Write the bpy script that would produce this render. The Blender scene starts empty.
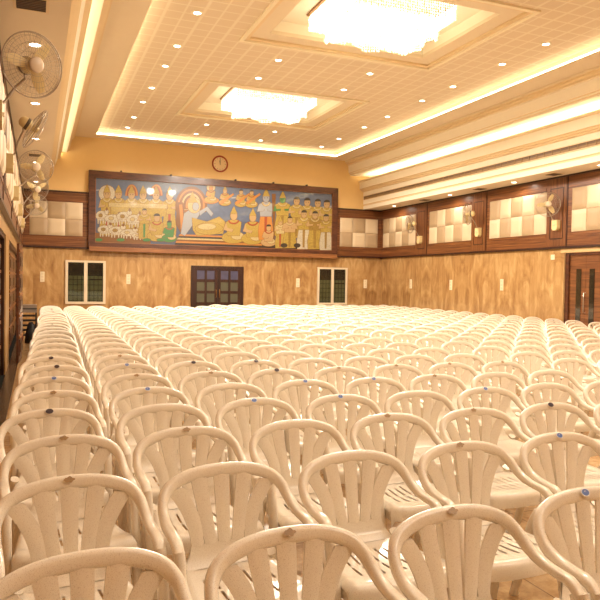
import bpy, math, random
from mathutils import Matrix, Vector, Euler
random.seed(7)
S = bpy.context.scene
COL = S.collection
PI = math.pi

# ------------------------------------------------------------------ camera
F, YAW, PITCH, ROLL, H = 662.354, 0.378933557, -0.0280595308, 0.0168846929, 1.55
def cam_axes():
    cy, sy = math.cos(YAW), math.sin(YAW)
    r = Vector((cy, -sy, 0)); f = Vector((sy, cy, 0)); u = Vector((0, 0, 1))
    f2 = f*math.cos(PITCH)+u*math.sin(PITCH); u2 = -f*math.sin(PITCH)+u*math.cos(PITCH)
    c, s = math.cos(ROLL), math.sin(ROLL)
    return r*c+u2*s, -r*s+u2*c, f2
CR, CU, CF = cam_axes()
cam = bpy.data.cameras.new('camera'); co = bpy.data.objects.new('camera', cam); COL.objects.link(co)
cam.sensor_width = 36; cam.sensor_fit = 'HORIZONTAL'; cam.lens = F/600*36
cam.clip_start = 0.05; cam.clip_end = 100
m = Matrix.Identity(4)
for i in range(3):
    m[i][0] = CR[i]; m[i][1] = CU[i]; m[i][2] = -CF[i]
m[2][3] = H
co.matrix_world = m
S.camera = co
def project(x, y, z):
    p = Vector((x, y, z-H)); d = p.dot(CF)
    return 300+F*p.dot(CR)/d, 300-F*p.dot(CU)/d, d

vs = S.view_settings
vs.view_transform = 'Standard'; vs.look = 'None'; vs.gamma = 1; vs.exposure = 0.12
vs.use_curve_mapping = False
w = bpy.data.worlds.new('world'); S.world = w; w.use_nodes = True
w.node_tree.nodes['Background'].inputs[0].default_value = (0.02, 0.015, 0.01, 1)

# ------------------------------------------------------------------ materials
def new_mat(name):
    mt = bpy.data.materials.new(name); mt.use_nodes = True
    nt = mt.node_tree; b = nt.nodes['Principled BSDF']
    return mt, nt, b
def N(nt, t, **kw):
    n = nt.nodes.new(t)
    for k, v in kw.items():
        if k in n.inputs: n.inputs[k].default_value = v
        else: setattr(n, k, v)
    return n
def plain(name, c, rough=0.5, metal=0.0, spec=0.5, coat=0.0, var=0.06, vscale=6.0, bump=0.0):
    mt, nt, b = new_mat(name)
    b.inputs['Roughness'].default_value = rough; b.inputs['Metallic'].default_value = metal
    b.inputs['Specular IOR Level'].default_value = spec; b.inputs['Coat Weight'].default_value = coat
    tc = N(nt, 'ShaderNodeTexCoord'); no = N(nt, 'ShaderNodeTexNoise', Scale=vscale, Detail=3.0)
    nt.links.new(tc.outputs['Object'], no.inputs['Vector'])
    mx = N(nt, 'ShaderNodeMix', data_type='RGBA')
    mx.inputs[6].default_value = tuple(max(0, v*(1-var)) for v in c)+(1,)
    mx.inputs[7].default_value = tuple(min(1, v*(1+var)) for v in c)+(1,)
    nt.links.new(no.outputs['Fac'], mx.inputs[0]); nt.links.new(mx.outputs[2], b.inputs['Base Color'])
    if bump:
        bp = N(nt, 'ShaderNodeBump', Strength=bump, Distance=0.01)
        nt.links.new(no.outputs['Fac'], bp.inputs['Height']); nt.links.new(bp.outputs['Normal'], b.inputs['Normal'])
    return mt
def emit(name, c, strength, sample=True):
    mt, nt, b = new_mat(name)
    b.inputs['Base Color'].default_value = (0.8, 0.8, 0.8, 1)
    b.inputs['Emission Color'].default_value = tuple(c)+(1,); b.inputs['Emission Strength'].default_value = strength
    if not sample:
        mt.cycles.emission_sampling = 'NONE'
    return mt
def ramp(nt, fac, stops):
    r = N(nt, 'ShaderNodeValToRGB'); cr = r.color_ramp
    while len(cr.elements) < len(stops): cr.elements.new(0.5)
    for e, (p, c) in zip(cr.elements, stops): e.position = p; e.color = tuple(c)+(1,)
    nt.links.new(fac, r.inputs[0]); return r.outputs[0]
def wood(name, c1, c2, c3, scale, rough=0.35, coat=0.2):
    mt, nt, b = new_mat(name)
    tc = N(nt, 'ShaderNodeTexCoord'); mp = N(nt, 'ShaderNodeMapping'); mp.inputs['Scale'].default_value = scale
    nt.links.new(tc.outputs['Object'], mp.inputs['Vector'])
    no = N(nt, 'ShaderNodeTexNoise', Scale=1.0, Detail=6.0, Roughness=0.65, Distortion=0.6)
    nt.links.new(mp.outputs[0], no.inputs['Vector'])
    c = ramp(nt, no.outputs['Fac'], [(0.32, c1), (0.52, c2), (0.72, c3)])
    nt.links.new(c, b.inputs['Base Color'])
    b.inputs['Roughness'].default_value = rough; b.inputs['Coat Weight'].default_value = coat; b.inputs['Coat Roughness'].default_value = 0.15
    return mt
WOODC = ((0.05, 0.014, 0.0045), (0.17, 0.057, 0.016), (0.33, 0.135, 0.04))
M = {}
M['wood_h'] = wood('walnut_horizontal', *WOODC, (0.7, 0.7, 34))
M['wood_v'] = wood('walnut_vertical', *WOODC, (34, 34, 0.7))
M['wood_dark'] = wood('dark_walnut', (0.012, 0.003, 0.001), (0.034, 0.008, 0.003), (0.055, 0.014, 0.005), (18, 18, 1.0))
M['wood_frame'] = wood('frame_wood', (0.04, 0.012, 0.006), (0.09, 0.027, 0.011), (0.13, 0.042, 0.017), (3, 3, 12))
M['wood_ledge'] = wood('ledge_wood', (0.16, 0.06, 0.018), (0.26, 0.10, 0.032), (0.34, 0.15, 0.05), (1, 1, 20))
M['wood_door'] = wood('door_wood', (0.08, 0.026, 0.009), (0.20, 0.072, 0.022), (0.30, 0.125, 0.042), (1.2, 1.2, 22))

# book-matched veined stone
def stone_wall():
    mt, nt, b = new_mat('veined_stone')
    tc = N(nt, 'ShaderNodeTexCoord'); sp = N(nt, 'ShaderNodeSeparateXYZ'); nt.links.new(tc.outputs['Object'], sp.inputs[0])
    ad = N(nt, 'ShaderNodeMath', operation='ADD'); nt.links.new(sp.outputs[0], ad.inputs[0]); nt.links.new(sp.outputs[1], ad.inputs[1])
    pp = N(nt, 'ShaderNodeMath', operation='PINGPONG'); nt.links.new(ad.outputs[0], pp.inputs[0]); pp.inputs[1].default_value = 0.95
    fl = N(nt, 'ShaderNodeMath', operation='DIVIDE'); nt.links.new(ad.outputs[0], fl.inputs[0]); fl.inputs[1].default_value = 1.9
    fr = N(nt, 'ShaderNodeMath', operation='FLOOR'); nt.links.new(fl.outputs[0], fr.inputs[0])
    sx = N(nt, 'ShaderNodeMath', operation='MULTIPLY'); nt.links.new(pp.outputs[0], sx.inputs[0]); sx.inputs[1].default_value = 1.7
    sz = N(nt, 'ShaderNodeMath', operation='MULTIPLY'); nt.links.new(sp.outputs[2], sz.inputs[0]); sz.inputs[1].default_value = 0.85
    cb = N(nt, 'ShaderNodeCombineXYZ'); nt.links.new(sx.outputs[0], cb.inputs[0]); nt.links.new(fr.outputs[0], cb.inputs[1]); nt.links.new(sz.outputs[0], cb.inputs[2])
    n1 = N(nt, 'ShaderNodeTexNoise', Scale=1.2, Detail=6.0, Roughness=0.6, Distortion=2.0); nt.links.new(cb.outputs[0], n1.inputs['Vector'])
    m2 = N(nt, 'ShaderNodeMapping'); m2.inputs['Scale'].default_value = (2.2, 1, 0.7); nt.links.new(cb.outputs[0], m2.inputs['Vector'])
    n2 = N(nt, 'ShaderNodeTexNoise', Scale=1.6, Detail=5.0, Roughness=0.6, Distortion=0.5); nt.links.new(m2.outputs[0], n2.inputs['Vector'])
    av = N(nt, 'ShaderNodeMix', data_type='FLOAT'); av.inputs[0].default_value = 0.4
    nt.links.new(n1.outputs['Fac'], av.inputs[2]); nt.links.new(n2.outputs['Fac'], av.inputs[3])
    c = ramp(nt, av.outputs[0], [(0.32, (0.22, 0.105, 0.034)), (0.45, (0.37, 0.20, 0.072)), (0.54, (0.46, 0.275, 0.108)), (0.68, (0.62, 0.42, 0.20))])
    nt.links.new(c, b.inputs['Base Color'])
    b.inputs['Roughness'].default_value = 0.3; b.inputs['Coat Weight'].default_value = 0.1
    return mt
M['stone'] = stone_wall()
M['stone_trim'] = plain('pale_stone_trim', (0.62, 0.42, 0.20), 0.35, var=0.12, vscale=9)
M['yellow'] = plain('yellow_paint', (0.80, 0.55, 0.24), 0.6, var=0.03)
M['cream'] = plain('cream_paint', (0.92, 0.84, 0.68), 0.55, var=0.02)
M['peach'] = plain('peach_ceiling_paint', (0.80, 0.67, 0.48), 0.6, var=0.02)
M['tan_line'] = plain('tan_moulding_paint', (0.80, 0.62, 0.37), 0.55, var=0.03)
M['lip'] = plain('cream_lip_paint', (0.88, 0.77, 0.56), 0.5, var=0.02)

def tile_ceiling():
    mt, nt, b = new_mat('ceiling_tiles')
    tc = N(nt, 'ShaderNodeTexCoord'); sp = N(nt, 'ShaderNodeSeparateXYZ'); nt.links.new(tc.outputs['Object'], sp.inputs[0])
    def lines(out, pitch, off, hw):
        a = N(nt, 'ShaderNodeMath', operation='ADD'); nt.links.new(out, a.inputs[0]); a.inputs[1].default_value = off
        p = N(nt, 'ShaderNodeMath', operation='PINGPONG'); nt.links.new(a.outputs[0], p.inputs[0]); p.inputs[1].default_value = pitch/2
        l = N(nt, 'ShaderNodeMapRange'); nt.links.new(p.outputs[0], l.inputs[0])
        l.inputs[1].default_value = hw*0.6; l.inputs[2].default_value = hw*1.4; l.inputs[3].default_value = 1; l.inputs[4].default_value = 0
        return l.outputs[0]
    lx = lines(sp.outputs[0], 0.30, -0.14, 0.016); lx2 = lines(sp.outputs[0], 0.60, -0.14, 0.026)
    ly = lines(sp.outputs[1], 0.315, 0.02, 0.017)
    m1 = N(nt, 'ShaderNodeMath', operation='MAXIMUM'); nt.links.new(lx, m1.inputs[0]); nt.links.new(lx2, m1.inputs[1])
    m2 = N(nt, 'ShaderNodeMath', operation='MAXIMUM'); nt.links.new(m1.outputs[0], m2.inputs[0]); nt.links.new(ly, m2.inputs[1])
    mx = N(nt, 'ShaderNodeMix', data_type='RGBA'); nt.links.new(m2.outputs[0], mx.inputs[0])
    mx.inputs[6].default_value = (0.74, 0.60, 0.42, 1); mx.inputs[7].default_value = (0.83, 0.72, 0.54, 1)
    nt.links.new(mx.outputs[2], b.inputs['Base Color']); b.inputs['Roughness'].default_value = 0.65
    return mt
M['tile'] = tile_ceiling()

def floor_mat():
    mt, nt, b = new_mat('granite_floor')
    tc = N(nt, 'ShaderNodeTexCoord')
    n1 = N(nt, 'ShaderNodeTexNoise', Scale=14.0, Detail=8.0, Roughness=0.7); nt.links.new(tc.outputs['Object'], n1.inputs['Vector'])
    c = ramp(nt, n1.outputs['Fac'], [(0.3, (0.34, 0.19, 0.085)), (0.5, (0.52, 0.33, 0.16)), (0.7, (0.66, 0.46, 0.25))])
    br = N(nt, 'ShaderNodeTexBrick', offset=0.0); br.inputs['Scale'].default_value = 1.0
    br.inputs['Brick Width'].default_value = 0.6; br.inputs['Row Height'].default_value = 0.6; br.inputs['Mortar Size'].default_value = 0.004
    nt.links.new(tc.outputs['Object'], br.inputs['Vector'])
    mx = N(nt, 'ShaderNodeMix', data_type='RGBA'); nt.links.new(br.outputs['Fac'], mx.inputs[0])
    nt.links.new(c, mx.inputs[6]); mx.inputs[7].default_value = (0.2, 0.11, 0.05, 1)
    nt.links.new(mx.outputs[2], b.inputs['Base Color']); b.inputs['Roughness'].default_value = 0.22
    return mt
M['floor'] = floor_mat()
M['floor_dark'] = plain('dark_granite', (0.06, 0.035, 0.02), 0.25, var=0.4, vscale=30)

def plastic():
    mt, nt, b = new_mat('cream_speckled_plastic')
    tc = N(nt, 'ShaderNodeTexCoord')
    n1 = N(nt, 'ShaderNodeTexNoise', Scale=420.0, Detail=2.0); nt.links.new(tc.outputs['Object'], n1.inputs['Vector'])
    c = ramp(nt, n1.outputs['Fac'], [(0.30, (0.62, 0.51, 0.39)), (0.42, (0.86, 0.775, 0.64)), (0.65, (0.90, 0.82, 0.69))])
    oi = N(nt, 'ShaderNodeObjectInfo')
    mr = N(nt, 'ShaderNodeMapRange'); nt.links.new(oi.outputs['Random'], mr.inputs[0]); mr.inputs[3].default_value = 0.94; mr.inputs[4].default_value = 1.0
    mu = N(nt, 'ShaderNodeMix', data_type='RGBA', blend_type='MULTIPLY'); mu.inputs[0].default_value = 1
    nt.links.new(c, mu.inputs[6]); nt.links.new(c, b.inputs['Base Color'])
    b.inputs['Roughness'].default_value = 0.24; b.inputs['Subsurface Weight'].default_value = 0.0
    return mt
M['plastic'] = plastic()
M['st_blue'] = plain('blue_label', (0.12, 0.2, 0.5), 0.3)
M['st_white'] = plain('white_label', (0.8, 0.8, 0.8), 0.3)
M['st_brown'] = plain('worn_gold_label', (0.36, 0.22, 0.09), 0.4, var=0.5, vscale=120)
M['st_dark'] = plain('dark_label', (0.05, 0.03, 0.04), 0.4)
M['pad_light'] = plain('light_beige_leather', (0.62, 0.49, 0.32), 0.5, var=0.04, vscale=4)
M['pad_dark'] = plain('tan_leather', (0.41, 0.29, 0.165), 0.5, var=0.05, vscale=4)
M['alu'] = plain('white_aluminium', (0.72, 0.60, 0.42), 0.4)
M['glass_dark'] = None
def glass(name, tint=(1, 1, 1), rough=0.0):
    mt, nt, b = new_mat(name)
    g = N(nt, 'ShaderNodeBsdfGlossy'); g.inputs['Roughness'].default_value = 0.03
    t = N(nt, 'ShaderNodeBsdfTransparent'); t.inputs['Color'].default_value = tuple(tint)+(1,)
    fz = N(nt, 'ShaderNodeFresnel', IOR=1.5); mx = N(nt, 'ShaderNodeMixShader')
    nt.links.new(fz.outputs[0], mx.inputs[0]); nt.links.new(t.outputs[0], mx.inputs[1]); nt.links.new(g.outputs[0], mx.inputs[2])
    nt.links.new(mx.outputs[0], nt.nodes['Material Output'].inputs['Surface'])
    return mt
M['glass'] = glass('window_glass', (0.9, 0.95, 0.9))
M['night'] = plain('dark_yard', (0.20, 0.19, 0.10), 0.8, var=0.4, vscale=3)
M['night2'] = plain('dark_eave', (0.012, 0.009, 0.012), 0.8)
M['bluish'] = plain('bluish_pane', (0.075, 0.07, 0.12), 0.3, var=0.4, vscale=5)  # plain bluish-violet tint for the top row of back door panes
M['greenish'] = plain('frosted_greenish_pane', (0.095, 0.09, 0.055), 0.3, var=0.2, vscale=4)
M['black'] = plain('black_plastic', (0.012, 0.010, 0.010), 0.5)
M['smoke'] = plain('smoked_glass', (0.03, 0.022, 0.012), 0.08, coat=0.5)
M['steel'] = plain('brushed_steel', (0.6, 0.55, 0.48), 0.3, metal=1.0)
M['wire'] = plain('grey_wire', (0.42, 0.34, 0.25), 0.4, metal=0.6)
M['fan_cream'] = plain('cream_fan_plastic', (0.74, 0.58, 0.28), 0.4)
M['fan_hub'] = plain('pale_fan_hub', (0.72, 0.58, 0.42), 0.4)
M['fan_dark'] = plain('dark_motor_grille', (0.10, 0.07, 0.045), 0.5)
M['switch'] = plain('ivory_switch_plate', (0.82, 0.72, 0.50), 0.35)
M['red_frame'] = plain('red_brown_clock_frame', (0.36, 0.055, 0.02), 0.35)
M['clock_face'] = plain('cream_clock_face', (0.80, 0.62, 0.36), 0.4)
M['grey_top'] = plain('grey_laminate', (0.26, 0.20, 0.15), 0.4, var=0.12)
M['red'] = plain('red_cloth', (0.45, 0.04, 0.02), 0.7)
M['white_bag'] = plain('white_plastic_bag', (0.7, 0.62, 0.5), 0.5)
M['grille_back'] = plain('tan_bronze_grille', (0.30, 0.19, 0.09), 0.5)
M['vent'] = plain('bronze_vent', (0.16, 0.10, 0.055), 0.5)
M['brass'] = plain('antique_brass', (0.30, 0.15, 0.05), 0.35, metal=0.8)
WARM = (1.0, 0.72, 0.36)
M['crystal'] = emit('lit_crystal', (1.0, 0.86, 0.60), 2.3)
M['crystal_amber'] = emit('amber_crystal', (1.0, 0.84, 0.42), 1.15, sample=False)
M['led'] = emit('warm_led_strip', (1.0, 0.85, 0.58), 8.5)
M['led_slot'] = emit('warm_slot_tube', (1.0, 0.86, 0.60), 12)
M['lamp'] = emit('downlight_lamp', (1.0, 0.86, 0.70), 14, sample=False)

# ------------------------------------------------------------------ mesh builder
class MB:
    def __init__(s): s.v = []; s.f = []; s.mi = []; s.sm = []
    def add(s, vs, fs, mi=0, smooth=False):
        b = len(s.v); s.v += [tuple(p) for p in vs]
        for f in fs: s.f.append(tuple(i+b for i in f)); s.mi.append(mi); s.sm.append(smooth)
    def box(s, a, b, mi=0):
        x0, y0, z0 = a; x1, y1, z1 = b
        x0, x1 = min(x0, x1), max(x0, x1); y0, y1 = min(y0, y1), max(y0, y1); z0, z1 = min(z0, z1), max(z0, z1)
        s.add([(x0,y0,z0),(x1,y0,z0),(x1,y1,z0),(x0,y1,z0),(x0,y0,z1),(x1,y0,z1),(x1,y1,z1),(x0,y1,z1)],
              [(0,3,2,1),(4,5,6,7),(0,1,5,4),(1,2,6,5),(2,3,7,6),(3,0,4,7)], mi)
    def sweep(s, path, secs, ups, caps=True, mi=0, smooth=True, closed=False):
        """path: points; secs: list (per point) of list of (a,b) offsets; ups: reference 'b' direction per point"""
        n = len(path); k = len(secs[0]); vs = []
        P = [Vector(p) for p in path]
        for i in range(n):
            if closed: t = (P[(i+1) % n]-P[i-1])
            else: t = (P[min(i+1, n-1)]-P[max(i-1, 0)])
            t.normalize(); u = Vector(ups[i]); u = (u-t*u.dot(t)).normalized(); r = t.cross(u)
            for a, b in secs[i]: vs.append(P[i]+r*a+u*b)
        fs = []
        for i in range(n if closed else n-1):
            j = (i+1) % n
            for q in range(k):
                q2 = (q+1) % k; fs.append((i*k+q, i*k+q2, j*k+q2, j*k+q))
        s.add(vs, fs, mi, smooth)
        if caps and not closed:
            s.add([vs[q] for q in range(k)], [tuple(range(k))[::-1]], mi)
            s.add([vs[(n-1)*k+q] for q in range(k)], [tuple(range(k))], mi)
    def tube(s, path, r, k=8, mi=0, closed=False, caps=True):
        rs = r if isinstance(r, (list, tuple)) else [r]*len(path)
        secs = [[(rr*math.cos(2*PI*q/k), rr*math.sin(2*PI*q/k)) for q in range(k)] for rr in rs]
        P = [Vector(p) for p in path]; ups = []
        for i in range(len(P)):
            t = (P[min(i+1, len(P)-1)]-P[max(i-1, 0)]) if not closed else P[(i+1) % len(P)]-P[i-1]
            ups.append((0, 0, 1) if abs(t.normalized().z) < 0.9 else (0, 1, 0))
        s.sweep(path, secs, ups, caps, mi, True, closed)
    def lathe(s, prof, axis='z', c=(0, 0, 0), k=24, mi=0, smooth=True):
        vs = []; n = len(prof)
        for (r, h) in prof:
            for q in range(k):
                a = 2*PI*q/k; x, y = r*math.cos(a), r*math.sin(a)
                p = (x, y, h) if axis == 'z' else ((x, h, y) if axis == 'y' else (h, x, y))
                vs.append((p[0]+c[0], p[1]+c[1], p[2]+c[2]))
        fs = [(i*k+q, i*k+(q+1) % k, (i+1)*k+(q+1) % k, (i+1)*k+q) for i in range(n-1) for q in range(k)]
        s.add(vs, fs, mi, smooth)
    def mesh(s, name, mats):
        me = bpy.data.meshes.new(name); me.from_pydata(s.v, [], s.f)
        for mm in (mats if isinstance(mats, (list, tuple)) else [mats]): me.materials.append(mm)
        me.polygons.foreach_set('material_index', s.mi); me.polygons.foreach_set('use_smooth', s.sm)
        me.update(); return me
    def build(s, name, mats, parent=None, loc=None):
        return put(name, s.mesh(name, mats), parent, loc)
def put(name, me, parent=None, loc=None, rot=None):
    o = bpy.data.objects.new(name, me); COL.objects.link(o)
    if parent: o.parent = parent
    if loc: o.location = loc
    if rot: o.rotation_euler = rot
    return o
def tag(o, label, cat, group=None):
    o['label'] = label; o['category'] = cat
    if group: o['group'] = group
    return o
def empty(name, loc, label, cat, group=None, rz=0):
    o = bpy.data.objects.new(name, None); COL.objects.link(o); o.location = loc; o.rotation_euler = (0, 0, rz); o.empty_display_size = 0.1
    return tag(o, label, cat, group)
def struct(o): o['kind'] = 'structure'; return o
def rsec(w, h, r=0.4, n=3):
    """rounded rectangle section, w along a, h along b"""
    out = []; rr = r*min(w, h)
    for cx, cy, a0 in ((1, 1, 0), (-1, 1, 90), (-1, -1, 180), (1, -1, 270)):
        for i in range(n):
            a = math.radians(a0+90*i/(n-1)) if n > 1 else math.radians(a0+45)
            out.append((cx*(w/2-rr)+rr*math.cos(a), cy*(h/2-rr)+rr*math.sin(a)))
    return out
ORD = ['zeroth','first','second','third','fourth','fifth','sixth','seventh','eighth','ninth','tenth','eleventh','twelfth','thirteenth','fourteenth','fifteenth','sixteenth','seventeenth','eighteenth','nineteenth','twentieth','twenty-first','twenty-second','twenty-third','twenty-fourth','twenty-fifth','twenty-sixth','twenty-seventh','twenty-eighth']

# ------------------------------------------------------------------ room shell
XL, XR, Y0, Y1 = -0.45, 11.45, -5.0, 21.0
ZB, ZT, ZC = 5.77, 5.95, 6.25          # ceiling border, tile plane, coffer top
ZBAND0, ZBAND1 = 2.42, 4.12
b = MB(); b.box((XL, Y0, -0.1), (XR, Y1, 0)); b.box((XL, Y0, 0.0), (-0.30, Y1, 0.002), 1)
struct(b.build('floor', [M['floor'], M['floor_dark']]))
# back wall: stone below, yellow above
b = MB(); b.box((XL-0.2, Y1, 0), (XR+0.2, Y1+0.2, 2.46), 0); b.box((XL-0.2, Y1, 2.46), (XR+0.2, Y1+0.2, 6.5), 1)
struct(b.build('wall_back', [M['stone'], M['yellow']]))
b = MB(); b.box((XL-0.2, Y0-0.2, 0), (XR+0.2, Y0, 2.46), 0); b.box((XL-0.2, Y0-0.2, 2.46), (XR+0.2, Y0, 6.5), 1)
struct(b.build('wall_front', [M['stone'], M['yellow']]))
# right wall with door opening y 10.85..12.10, z 0..2.31
b = MB()
DY0, DY1, DZ = 10.86, 12.10, 2.31
b.box((XR, Y0, 0), (XR+0.25, DY0, 4.2)); b.box((XR, DY1, 0), (XR+0.25, Y1, 4.2)); b.box((XR, DY0, DZ), (XR+0.25, DY1, 4.2))
struct(b.build('wall_right', M['stone']))
# left wall with two openings
LA = (7.6, 11.4); LB = (12.8, 19.6); LH = 2.2
b = MB()
b.box((XL-0.25, Y0, 0), (XL, LA[0], 4.2)); b.box((XL-0.25, LA[1], 0), (XL, LB[0], 4.2)); b.box((XL-0.25, LB[1], 0), (XL, Y1, 4.2))
for q in (LA, LB): b.box((XL-0.25, q[0], LH), (XL, q[1], 4.2))
b.box((XL-1.2, LB[0]-0.3, 0), (XL-1.15, LB[1]+0.3, LH+0.2)); b.box((XL-1.2, LB[0]-0.3, LH+0.1), (XL-0.25, LB[1]+0.3, LH+0.2))
b.box((XL-1.2, LB[0]-0.3, -0.1), (XL-0.25, LB[1]+0.3, 0)); b.box((XL-1.2, LB[0]-0.35, 0), (XL-0.25, LB[0]-0.3, LH+0.1)); b.box((XL-1.2, LB[1]+0.3, 0), (XL-0.25, LB[1]+0.35, LH+0.1))
struct(b.build('wall_left', M['stone']))

# tiled ceiling with coffer holes; border; coffers
COF = [(3.44, 8.59, 7.46, 11.80), (3.44, 14.47, 7.46, 17.78), (3.44, 2.65, 7.46, 5.90), (3.44, -3.25, 7.46, 0.0)]
TX0, TX1, TY0, TY1 = 1.61, 9.40, -4.5, 20.52
b = MB()
ys = [TY0-0.1, -3.25, 0.0, 2.65, 5.90, 8.59, 11.80, 14.47, 17.78, TY1+0.1]
for i in range(9):
    if i % 2 == 1:
        b.box((TX0-0.1, ys[i], ZT), (3.44, ys[i+1], ZT+0.05)); b.box((7.46, ys[i], ZT), (TX1+0.1, ys[i+1], ZT+0.05))
    else: b.box((TX0-0.1, ys[i], ZT), (TX1+0.1, ys[i+1], ZT+0.05))
struct(b.build('ceiling', M['tile']))
# border plane with lip around the tray
b = MB()
BX0, BX1 = 1.06, 9.96
b.box((BX0-0.3, Y0, ZB), (TX0, Y1, ZB+0.03)); b.box((TX1, Y0, ZB), (BX1+0.3, Y1, ZB+0.03))
b.box((TX0, TY1, ZB), (TX1, Y1, ZB+0.03)); b.box((TX0, Y0, ZB), (TX1, TY0, ZB+0.03))
# risers of the tray, set back behind the lip
b.box((TX0-0.12, TY0-0.12, ZB+0.03), (TX0-0.10, TY1+0.12, ZT+0.05), 1); b.box((TX1+0.10, TY0-0.12, ZB+0.03), (TX1+0.12, TY1+0.12, ZT+0.05), 1)
b.box((TX0-0.12, TY1+0.10, ZB+0.03), (TX1+0.12, TY1+0.12, ZT+0.05), 1); b.box((TX0-0.12, TY0-0.12, ZB+0.03), (TX1+0.12, TY0-0.10, ZT+0.05), 1)
struct(b.build('trim_1', [M['peach'], M['lip']]))
# LED strips along the lip: one strip light per side
def strip(name, a, c, label, mat='led'):
    q = MB(); q.box(a, c); return tag(q.build(name, M[mat]), label, 'strip light')
strip('strip_light', (TX0-0.022, TY0, ZB+0.032), (TX0-0.002, TY1, ZB+0.062), 'glowing cove strip along the left edge of the tiled ceiling')
strip('strip_light', (TX1+0.002, TY0, ZB+0.032), (TX1+0.022, TY1, ZB+0.062), 'glowing cove strip along the right edge of the tiled ceiling')
strip('strip_light', (TX0, TY1+0.002, ZB+0.032), (TX1, TY1+0.022, ZB+0.062), 'glowing cove strip along the ceiling edge above the clock')

for n, (x0, y0, x1, y1) in enumerate(COF):
    b = MB()
    def ring(xa, ya, xb, yb, d, za, zb, mi=0):
        b.box((xa, ya, za), (xa+d, yb, zb), mi); b.box((xb-d, ya, za), (xb, yb, zb), mi)
        b.box((xa+d, ya, za), (xb-d, ya+d, zb), mi); b.box((xa+d, yb-d, za), (xb-d, yb, zb), mi)
    ring(x0-0.02, y0-0.02, x1+0.02, y1+0.02, 0.07, ZT-0.035, ZT+0.03, 1)     # bright outer lip
    ring(x0+0.05, y0+0.05, x1-0.05, y1-0.05, 0.08, ZT-0.005, ZT+0.08, 2)     # tan cove band
    ring(x0+0.13, y0+0.13, x1-0.13, y1-0.13, 0.29, ZT+0.035, ZT+0.10, 0)     # flat ledge
    ring(x0+0.37, y0+0.37, x1-0.37, y1-0.37, 0.02, ZT+0.09, ZC+0.02, 3)      # inner riser
    b.box((x0+0.36, y0+0.36, ZC), (x1-0.36, y1-0.36, ZC+0.03), 3)
    struct(b.build('trim_%d' % ((2, 3, 10, 11)[n]), [M['peach'], M['lip'], M['tan_line'], M['cream']]))

# stepped soffits: extruded profile (x measured from the border inwards to the wall)
prof = [(9.96, 5.77), (9.96, 5.72), (10.00, 5.72), (10.00, 5.68), (10.06, 5.66), (10.06, 5.62), (10.09, 5.60), (10.11, 5.36), (10.14, 5.35), (10.14, 5.31), (10.18, 5.30), (10.18, 5.27), (10.95, 5.27),
        (10.95, 5.00), (10.56, 5.00), (10.56, 5.11), (10.50, 5.11), (10.50, 5.07), (10.54, 5.05), (10.55, 4.83), (10.59, 4.81), (10.59, 4.78), (10.64, 4.77), (10.64, 4.74), (10.70, 4.73), (10.70, 4.44), (10.70, 4.30), (10.73, 4.28), (10.73, 4.25), (10.71, 4.24), (10.71, 4.12), (11.46, 4.12)]
pm =   [0, 1, 1, 1, 1, 0, 2, 1, 2, 1, 2, 2, 2, 2, 2, 0, 0, 1, 2, 1, 1, 1, 1, 1, 2, 2, 1, 1, 1, 2, 0]
def soffit(name, mirror):
    b = MB()
    for i in range(len(prof)-1):
        (xa, za), (xb, zb) = prof[i], prof[i+1]
        if mirror:
            lip = {10.56: 10.46, 10.50: 10.36, 10.54: 10.44, 10.55: 10.52}
            xa, xb = 11.0-lip.get(xa, xa), 11.0-lip.get(xb, xb)
        b.add([(xa, Y0, za), (xb, Y0, zb), (xb, Y1, zb), (xa, Y1, za)], [(0, 1, 2, 3)], pm[i])
    xs = (11.0-10.70) if mirror else 10.70
    return struct(b.build(name, [M['peach'], M['tan_line'], M['cream']]))
soffit('trim_4', False); soffit('trim_5', True)
strip('strip_light', (10.62, Y0+0.2, 5.02), (10.66, Y1-0.45, 5.09), 'bright tube hidden in the stepped cove on the right side', 'led_slot')
strip('strip_light', (0.34, Y0+0.2, 5.02), (0.38, Y1-0.05, 5.09), 'bright tube hidden in the stepped cove on the left side', 'led_slot')

# long slot grille on the right fascia
gr = empty('air_grille', (10.70, 3, 4.44), 'long bronze slot air grille in the right stepped cornice', 'air grille')
b = MB(); b.box((-0.012, 0, 0.005), (0.0, 17.95, 0.075), 0); b.box((-0.012, 0, 0.075), (0.0, 17.95, 0.14), 1); b.build('backing', [M['grille_back'], M['vent']], gr)
b = MB(); b.box((-0.03, 0, 0.0), (0.0, 17.95, 0.015)); b.box((-0.03, 0, 0.13), (0.0, 17.95, 0.145)); b.build('frame', M['tan_line'], gr)
b = MB()
for i in range(72): b.box((-0.025, i*0.25, 0.012), (-0.01, i*0.25+0.016, 0.132))
o = b.build('slats', M['grille_back'], gr); o['kind'] = 'stuff'

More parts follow.
